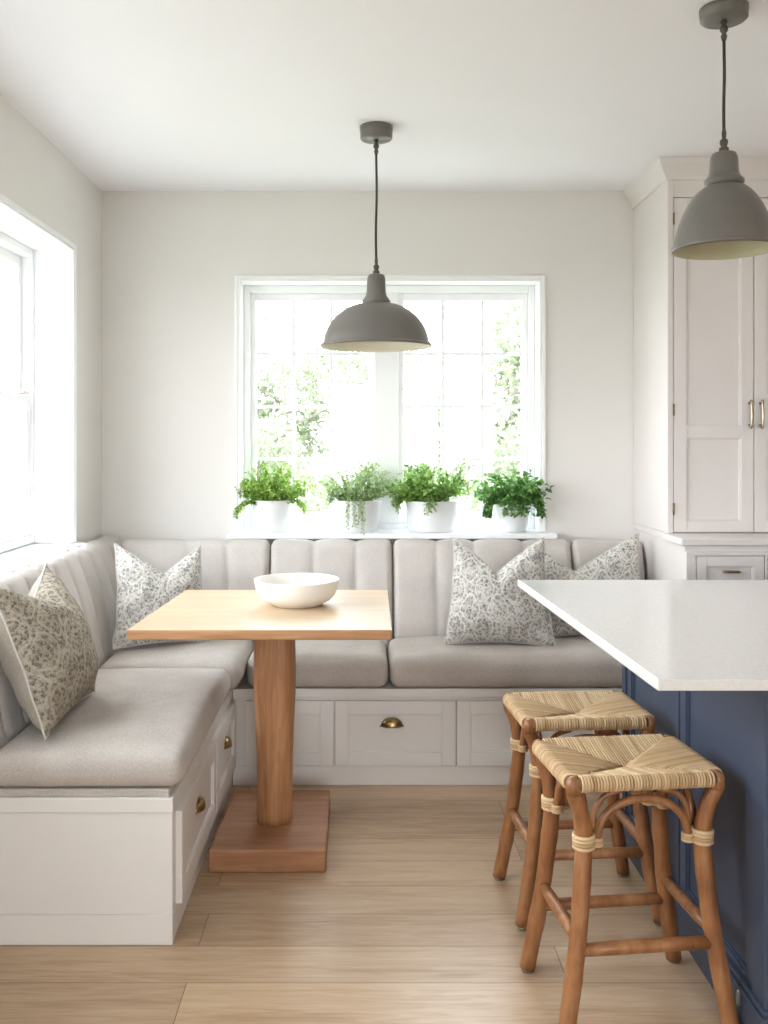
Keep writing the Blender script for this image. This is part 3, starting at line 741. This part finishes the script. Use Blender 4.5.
# left foreground: pattern faces +x, leaning on the left backrest
pillow('big shade-darkened patterned pillow with plain back at the left picture edge', (-0.835, 2.74, 0.512), Euler((-0.36, 0.0, 1.575), 'XYZ'), 0.475, 0.435, 0.20, 0.085, 0.05, 'damask_shaded', 1, taper=0.04)
pillow('grey patterned pillow in the bench corner behind the table edge', (-0.765, 3.66, 0.508), Euler((-0.27, 0.03, 0.50), 'XYZ'), 0.385, 0.40, 0.15, 0.11, 0.10, 'damask', 2, taper=0.10)
pillow('patterned pillow right of the table, in front of its neighbour', (0.535, 3.69, 0.500), Euler((-0.28, 0.02, -0.04), 'XYZ'), 0.435, 0.43, 0.17, 0.13, -0.05, 'damask', 3, taper=0.17)
pillow('patterned pillow beside the tall cabinet, half hidden by the island slab', (0.935, 3.82, 0.504), Euler((-0.22, -0.02, -0.10), 'XYZ'), 0.42, 0.42, 0.13, 0.14, -0.35, 'damask', 5, taper=0.05)

# ------------------------------------------------------------------ pendants
def pendant(x, y, zrim, prof_out, prof_neck, label, inner, rc, hc, wob):
    t = thing('pendant_lamp', label, 'lamp', (x, y, H), group='grey pendant lamps')
    link('canopy', MB().lathe([(0, 0), (rc, 0), (rc, -hc*0.35), (rc*0.975, -hc*0.4), (rc*0.97, -hc*0.9), (rc*0.92, -hc), (0.012, -hc), (0, -hc)], (x, y, H-0.0005), 40), M['pend'], t)
    g = MB().lathe([(0, 0), (0.006, 0), (0.009, -0.006), (0.005, -0.012), (0.010, -0.02), (0.010, -0.028), (0.005, -0.034), (0.008, -0.042), (0.0055, -0.052), (0, -0.052)], (x, y, H-hc), 16)
    link('cord_grip', g, M['iron'], t)
    ztop = zrim+prof_neck[-1][1]
    pts = []
    z1, z0 = H-hc-0.05, ztop+0.045
    for i in range(21):
        q = i/20; pts.append((x+wob*math.sin(q*5.5)*math.sin(q*PI), y, z1+(z0-z1)*q))
    link('cord', MB().tube(pts, 0.0042, 8), M['cord'], t)
    g = MB().lathe([(0, 0), (0.012, 0), (0.012, 0.012), (0.007, 0.016), (0.010, 0.024), (0.010, 0.032), (0.005, 0.036), (0.006, 0.05), (0.0045, 0.06), (0, 0.06)], (x, y, ztop-0.002), 16)
    link('cord_grip', g, M['iron'], t)
    full = prof_out+[(r-0.003, z-0.003) for r, z in reversed(prof_out)]
    mis = [0]*(len(prof_out)-1)+[0]+[1]*(len(prof_out)-1)
    full[len(prof_out)-1] = (prof_out[-1][0], prof_out[-1][1])
    sh = link('shade', MB().lathe([(r, z) for r, z in full], (x, y, zrim), 72, mis=mis), [M['pend'], inner], t)
    link('neck', MB().lathe(prof_neck+[(0, prof_neck[-1][1])], (x, y, zrim), 48), M['pend'], sh)
    bl = MB().lathe([(0, -0.06), (0.018, -0.055), (0.028, -0.035), (0.026, -0.012), (0.014, 0.01), (0.013, 0.03), (0, 0.03)], (x, y, ztop-0.16), 24)
    link('bulb', bl, M['pend_in'], sh)
def dome(R, r0, hgt, n=16, pw=2.0, lip=0.006):
    out = []
    for i in range(n+1):
        a = (PI/2)*i/n
        out.append((r0+(R-lip-r0)*math.sin(a)**(2/pw), hgt*math.cos(a)**(2/pw) if i < n else 0.008))
    out += [(R-lip*0.3, 0.006), (R, 0.002), (R, -0.001)]
    return out
pendant(0.050, 3.335, 1.63, dome(0.198, 0.044, 0.148, 18, 1.85, 0.010), [(0.043, 0.140), (0.050, 0.151), (0.050, 0.157), (0.046, 0.163), (0.037, 0.176), (0.034, 0.190), (0.032, 0.235), (0.029, 0.248), (0.020, 0.252)],
        'wide grey dome pendant lamp hanging over the oak table', M['pend_in'], 0.058, 0.045, 0.002)
pendant(0.922, 2.42, 1.785, [(0.038, 0.163), (0.052, 0.158), (0.066, 0.147), (0.079, 0.131), (0.091, 0.112), (0.101, 0.091), (0.110, 0.068), (0.117, 0.045), (0.122, 0.022), (0.125, 0.008), (0.128, 0.004), (0.128, 0.0)], [(0.040, 0.160), (0.049, 0.168), (0.049, 0.176), (0.042, 0.182), (0.036, 0.195), (0.034, 0.232), (0.029, 0.244), (0.018, 0.248)],
        'narrower deep bell grey pendant lamp hanging over the island', M['pend_in2'], 0.060, 0.030, 0.0012)

# ------------------------------------------------------------------ potted plants
PG = 'potted plants on the window sill'
ZS = 0.8975
def pot(t, x, y, rt, rb, h, sx=1.0):
    p = MB().lathe([(0, 0), (rb*0.96, 0), (rb, 0.004), (rb+(rt-rb)*0.5, h*0.5), (rt-0.001, h-0.008), (rt+0.001, h-0.004), (rt, h), (rt-0.006, h), (rt-0.008, h-0.02), (rt-0.012, h-0.03), (0, h-0.03)], (x, y, ZS), 48, sx=sx)
    link('pot', p, M['pot'], t)
    link('soil', MB().lathe([(0, -0.018), (rt*0.6, -0.02), (rt-0.009, -0.026), (rt-0.009, -0.0295), (0, -0.0295)], (x, y, ZS+h), 32, sx=sx), M['soil'], t)
def sprig(st, fo, p0, dirv, L, nleaf, ll, lw, droop=0.0, curl=None, sub=0, r=0.0012, mi=0, bare=0.15):
    pts = [Vector(p0)]; d = Vector(dirv).normalized(); ns = 9
    for i in range(ns):
        d = (d+Vector((random.uniform(-.13,.13), random.uniform(-.13,.13), -droop*(i+1)/ns+random.uniform(-.05,.05)))).normalized()
        q = pts[-1]+d*L/ns
        if q.y > 4.298: q.y = 4.298; d.y = -abs(d.y)*0.2
        pts.append(q)
    pts = [Vector((min(0.765, max(-0.518, q.x)), q.y, q.z)) if q.y > 4.16 else q for q in pts]
    st.tube(pts, [r*(1-0.6*i/ns) for i in range(ns+1)], 5)
    for k in range(nleaf):
        f = bare+(1-bare)*(k+0.5)/nleaf; t = f*ns; i = min(int(t), ns-1); p = pts[i].lerp(pts[i+1], t-i)
        ax = (pts[i+1]-pts[i]).normalized(); sd = ax.cross(rnd()).normalized()
        dd = (sd*0.9+ax*0.5+Vector((0,0,0.12)))
        if p.y+ll > 4.31: dd.y = -abs(dd.y)
        leafblade(fo, p, dd, (Vector((0,0,1))+rnd()*0.6), ll*random.uniform(0.7, 1.2), lw*random.uniform(0.8, 1.15), mi)
    return pts
def plant(x, y, rt, rb, h, label, sx, fn, mat):
    t = thing('potted_plant', label, 'plant', (x, y, ZS), group=PG)
    pot(t, x, y, rt, rb, h, sx)
    st, fo = MB(), MB(); fn(st, fo, x, y, ZS+h-0.02)
    link('stems', st, M['stem'], t); link('foliage', fo, mat, t)
YP = 4.215
def f1(st, fo, x, y, z):      # bushy bright fern
    for k in range(110):
        a = random.uniform(0, 2*PI); e = random.uniform(0, 1)**0.6; r0 = e*0.05
        L = random.uniform(0.11, 0.185)*(1-0.05*e)
        sprig(st, fo, (x+math.cos(a)*r0, y-0.02+math.sin(a)*r0*0.8, z), (math.cos(a)*e*1.2, math.sin(a)*e*0.7-0.1, 1.1-0.45*e), L, 24, 0.019, 0.012, 0.09)
    for k in range(3): sprig(st, fo, (x-0.005, y-0.02, z), (0.02*k-0.02, 0, 1), 0.205-0.015*k, 26, 0.015, 0.010, 0)
    for k in range(6): sprig(st, fo, (x-0.04, y-0.05, z), (-1, random.uniform(-.5,-.1), 0.5), 0.15, 24, 0.016, 0.011, 0.45)
    for k in range(6): sprig(st, fo, (x+0.04, y-0.03, z), (1, random.uniform(-.3,.1), 0.6), 0.14, 22, 0.016, 0.011, 0.5)
def f2(st, fo, x, y, z):      # airy small-leaved trailing plant
    for k in range(170):
        a = random.uniform(0, 2*PI); e = random.uniform(0, 1)**0.55; r0 = e*0.055
        sprig(st, fo, (x+math.cos(a)*r0, y-0.02+math.sin(a)*r0*0.8, z), (math.cos(a)*e*0.95+0.0, math.sin(a)*e*0.7-0.05, 1.1-0.35*e), random.uniform(0.09, 0.205), 17, 0.0145, 0.0125, 0.10, r=0.0008)
    for k in range(8): sprig(st, fo, (x+random.uniform(-.03,.04), y-0.10, z+0.04), (random.uniform(-.2,.12), -0.25, 0.05), random.uniform(0.12, 0.21), 34, 0.0125, 0.0095, 1.6, r=0.0008)
    for k in range(9): sprig(st, fo, (x+0.09, y-0.05, z+0.09), (0.6, -0.25, 0.2), random.uniform(0.12, 0.20), 28, 0.012, 0.009, 1.0, r=0.0008)
    for k in range(12): sprig(st, fo, (x-0.06, y-0.05, z+0.07), (-1, -0.35, 0.2), random.uniform(0.07, 0.12), 20, 0.012, 0.009, 0.9, r=0.0008)
    for k in range(7): sprig(st, fo, (x+0.03, y-0.02, z+0.06), (0.25, -0.1, 1), 0.14, 24, 0.012, 0.009, 0.05, r=0.0008)
def f3(st, fo, x, y, z):      # fresh green ivy-like plant in an oval pot
    for k in range(95):
        a = random.uniform(0, 2*PI); e = random.uniform(0, 1)**0.6; r0 = e*0.05
        sprig(st, fo, (x-0.02+math.cos(a)*r0, y-0.02+math.sin(a)*r0*0.7, z), (math.cos(a)*e*1.1-0.12, math.sin(a)*e*0.6-0.05, 1.1-0.4*e), random.uniform(0.10, 0.185), 15, 0.026, 0.020, 0.11)
    for k in range(5): sprig(st, fo, (x+0.05, y-0.02, z), (0.42+0.05*k, 0, 1), 0.19+0.012*k, 16, 0.021, 0.015, 0.0, bare=0.35)
    for k in range(5): sprig(st, fo, (x-0.008, y-0.10, z+0.04), (random.uniform(-.3,.3), -0.3, 0.1), random.uniform(0.06, 0.11), 12, 0.022, 0.013, 1.7)
    for k in range(8): sprig(st, fo, (x-0.06, y-0.05, z+0.02), (-1, -0.2, 0.7), 0.13, 13, 0.024, 0.018, 0.4)
def f4(st, fo, x, y, z):      # darker drooping leaves
    for k in range(95):
        a = random.uniform(0, 2*PI); e = random.uniform(0, 1)**0.5; r0 = e*0.045
        sprig(st, fo, (x+math.cos(a)*r0, y-0.02+math.sin(a)*r0*0.8, z), (math.cos(a)*e*0.95, math.sin(a)*e*0.7-0.1, 1.15-0.4*e), random.uniform(0.09, 0.18), 13, 0.030, 0.024, 0.14)
    for k in range(9): sprig(st, fo, (x-0.06, y-0.06, z+0.04), (-1, -0.4, 0.2), 0.11, 11, 0.028, 0.022, 0.9)
    for k in range(9): sprig(st, fo, (x+0.06, y-0.06, z+0.04), (1, -0.4, 0.3), 0.11, 11, 0.028, 0.022, 0.9)
    for k in range(10): sprig(st, fo, (x+random.uniform(-.05,.05), y-0.09, z+0.04), (random.uniform(-.5,.5), -0.4, 0.1), 0.09, 10, 0.028, 0.022, 1.3)
plant(-0.397, YP, 0.092, 0.076, 0.138, 'bright yellow-green bushy plant in a white pot, leftmost on the sill', 1.0, f1, M['leaf1'])
plant(-0.030, YP, 0.112, 0.092, 0.138, 'airy small-leaved grey-green plant trailing over its wide white pot', 1.06, f2, M['leaf2'])
plant(0.310, YP, 0.100, 0.088, 0.134, 'fresh green plant with an upright side sprig in an oval white pot', 1.18, f3, M['leaf3'])
plant(0.662, YP, 0.086, 0.066, 0.122, 'dark green broad-leaved plant in a white pot, rightmost on the sill', 1.0, f4, M['leaf4'])

# ------------------------------------------------------------------ rattan stools
def wrap_ring(mb, p, d, r, turns=4, pitch=0.0075, cr=0.0042, seg=14):
    d = Vector(d).normalized(); a = d.orthogonal().normalized(); b = d.cross(a)
    for k in range(turns):
        c = Vector(p)+d*(k-(turns-1)/2)*pitch
        pts = [c+(a*math.cos(2*PI*j/seg)+b*math.sin(2*PI*j/seg))*r for j in range(seg+1)]
        mb.tube(pts, cr, 6, 0, False)
def smoothpath(P, n=6):
    P = [Vector(p) for p in P]; out = []
    for i in range(len(P)-1):
        p0, p1, p2, p3 = P[max(i-1,0)], P[i], P[i+1], P[min(i+2, len(P)-1)]
        for k in range(n):
            f = k/n; out.append(0.5*((2*p1)+(-p0+p2)*f+(2*p0-5*p1+4*p2-p3)*f*f+(-p0+3*p1-3*p2+p3)*f**3))
    return out+[P[-1]]
def stool(loc, rz, label):
    t = thing('bar_stool', label, 'stool', loc, (0,0,rz), 'rattan stools at the island')
    A, B = 0.162, 0.124; LEG = {}
    for sx in (-1, 1):
        for sy in (-1, 1):
            P = [(sx*(A+0.002), sy*(B+0.002), 0.556), (sx*(A+0.001), sy*B, 0.530), (sx*(A-0.016), sy*(B-0.006), 0.490), (sx*(A-0.026), sy*(B-0.012), 0.422), (sx*(A-0.021), sy*(B-0.008), 0.34), (sx*(A-0.006), sy*(B+0.003), 0.20), (sx*(A+0.026), sy*(B+0.020), 0.008)]
            pts = smoothpath(P, 6)
            rr = []
            for q in pts:
                f = q.z/0.556; r = 0.0192+0.001*noise.noise(q*25)
                if f > 0.8: r = 0.0192-0.0032*(f-0.8)/0.2
                for node in (0.13, 0.34): r += 0.0014*math.exp(-((q.z-node)/0.006)**2)
                rr.append(r)
            lg = MB().tube(pts, rr, 14); lo = local('leg', lg, M['rattan'], t)
            local('glide', MB().tube([pts[-1]+Vector((0,0,0.004)), pts[-1]-Vector((0,0,0.0078))], 0.015, 12), M['ferrule'], lo)
            wr2 = MB(); wrap_ring(wr2, P[3], Vector(P[2])-Vector(P[4]), 0.0215, 4, 0.008, 0.0045); local('binding', wr2, M['rush'], lo)
            LEG[(sx, sy)] = pts
    def at(k, z):
        pts = LEG[k]
        for a, b in zip(pts, pts[1:]):
            if b.z <= z <= a.z: return a.lerp(b, (a.z-z)/(a.z-b.z))
    for (a, b, z) in (((-1,-1),(1,-1),0.192), ((-1,1),(1,1),0.165), ((-1,-1),(-1,1),0.215), ((1,-1),(1,1),0.215)):
        p, q = at(a, z), at(b, z); local('stretcher', MB().tube([p, p.lerp(q, 0.3), p.lerp(q, 0.7), q], [0.0138, 0.0148, 0.0142, 0.0138], 12), M['rattan'], t)
    for (a, b, inw) in (((-1,-1),(1,-1),(0,1,0)), ((-1,1),(1,1),(0,-1,0)), ((-1,-1),(-1,1),(1,0,0)), ((1,-1),(1,1),(-1,0,0))):
        p, q = at(a, 0.422), at(b, 0.422); iw = Vector(inw)*0.004; L = (q-p).length; dr = (q-p).normalized()
        p2, q2 = p+dr*0.031, q-dr*0.031
        pts = []
        for i in range(21):
            th = PI*i/20; m_ = (p2+q2)/2; pts.append(m_-dr*math.cos(th)*(L/2-0.031)+Vector((0,0,-0.014+0.100*math.sin(th)**0.75))+iw)
        ar = local('arch_brace', MB().tube(pts, 0.0092, 10), M['rattan'], t)
        for e in (p2, q2):
            bd = MB(); wrap_ring(bd, e+iw+Vector((0,0,-0.004)), (0,0,1), 0.0112, 3, 0.0065, 0.0038, 12)
            local('binding', bd, M['rush'], ar)
        for e, s_ in ((p2, 1), (q2, -1)):
            c = [e+iw*3.5, e+iw*3.5+Vector((0,0,0.050))-dr*s_*0.004, e+iw*3.5+Vector((0,0,0.088))+dr*s_*0.018, e+iw*3.5+Vector((0,0,0.104))+dr*s_*0.062]
            local('corner_brace', MB().tube(smoothpath(c, 5), 0.0066, 8), M['rattan'], t)
    # rush seat
    sm = MB(); a_, b_ = A+0.004, B+0.004; RZ, RR = 0.553, 0.0165
    def ztop(x, y):
        e = max(abs(x)/a_, abs(y)/b_)
        sidew = 0.0045 if abs(x)/a_ > abs(y)/b_ else 0.0
        return RZ+RR*0.95-0.030*(1-e)**0.85+sidew*math.sin(PI*e)
    def strand(ax, s, c):
        # ax 0: wraps the front/back rails at x = c; ax 1: wraps the left/right rails at y = c
        lim, oth, cl = (b_, a_, c) if ax == 0 else (a_, b_, c)
        st0 = lim*abs(c)/oth
        seq = []
        for k in range(7):
            q = st0+(lim-0.006-st0)*k/6; p = (c, s*q) if ax == 0 else (s*q, c)
            seq.append((p[0], p[1], ztop(p[0], p[1])))
        for k in range(1, 8):
            an = PI/2-PI*k/7.0; q = lim+math.cos(an)*RR; zz = RZ+math.sin(an)*RR
            seq.append((c, s*q, zz) if ax == 0 else (s*q, c, zz))
        for q in (lim*0.8, max(st0, lim*0.55)):
            seq.append((c, s*q, RZ-RR-0.003) if ax == 0 else (s*q, c, RZ-RR-0.003))
        j = random.uniform(-0.0006, 0.0006)
        seq = [(p[0]+j, p[1]+j*0.5, p[2]+random.uniform(-0.0004, 0.0004)) for p in seq]
        sm.tube(seq, 0.00325*random.uniform(0.9, 1.1), 6)
    for s in (-1, 1):
        nn = 44
        for i in range(nn): strand(0, s, -(a_-0.018)+(2*a_-0.036)*i/(nn-1))
        nn = 32
        for i in range(nn): strand(1, s, -(b_-0.017)+(2*b_-0.034)*i/(nn-1))
    gg = 14; vs = []; fs = []
    for i in range(gg+1):
        for j in range(gg+1):
            x = -a_+2*a_*i/gg; y = -b_+2*b_*j/gg; vs.append((x, y, ztop(x, y)-0.0034))
    k0 = len(vs)
    for i in range(gg+1):
        for j in range(gg+1):
            x = -a_+2*a_*i/gg; y = -b_+2*b_*j/gg; vs.append((x*0.98, y*0.98, RZ-RR-0.001))
    for i in range(gg):
        for j in range(gg):
            q = i*(gg+1)+j; fs.append((q, q+gg+1, q+gg+2, q+1)); fs.append((k0+q, k0+q+1, k0+q+gg+2, k0+q+gg+1))
    sm.add(vs, fs, 1, True)
    for sx in (-1, 1):      # filling roll around each rail so that no gap shows
        sm.tube([(-a_+0.008, sx*b_, RZ), (a_-0.008, sx*b_, RZ)], RR-0.0025, 12, 1)
        sm.tube([(sx*a_, -b_+0.008, RZ), (sx*a_, b_-0.008, RZ)], RR-0.0025, 12, 1)
    local('woven_seat', sm, [M['rush'], M['rush_gap_shade']], t)
    # cane knobs closing the corners
    for sx in (-1, 1):
        for sy in (-1, 1):
            local('corner_cap', MB().lathe([(0, 0.017), (0.008, 0.016), (0.014, 0.010), (0.0165, 0.0), (0.0165, -0.022), (0, -0.022)], (sx*(A+0.002), sy*(B+0.002), 0.552), 16), M['rattan'], t)
    return t
s1 = stool((0.608, 2.208, 0), math.radians(6.5), 'rattan stool with rush seat, nearest the camera')
s2 = copy_tree(s1); s2.location = (0.604, 2.685, 0); s2.rotation_euler = (0, 0, math.radians(4.0)); s2.scale = (1, 1, 0.972)
s2['label'] = 'rattan stool with rush seat, behind the nearer one by the island'
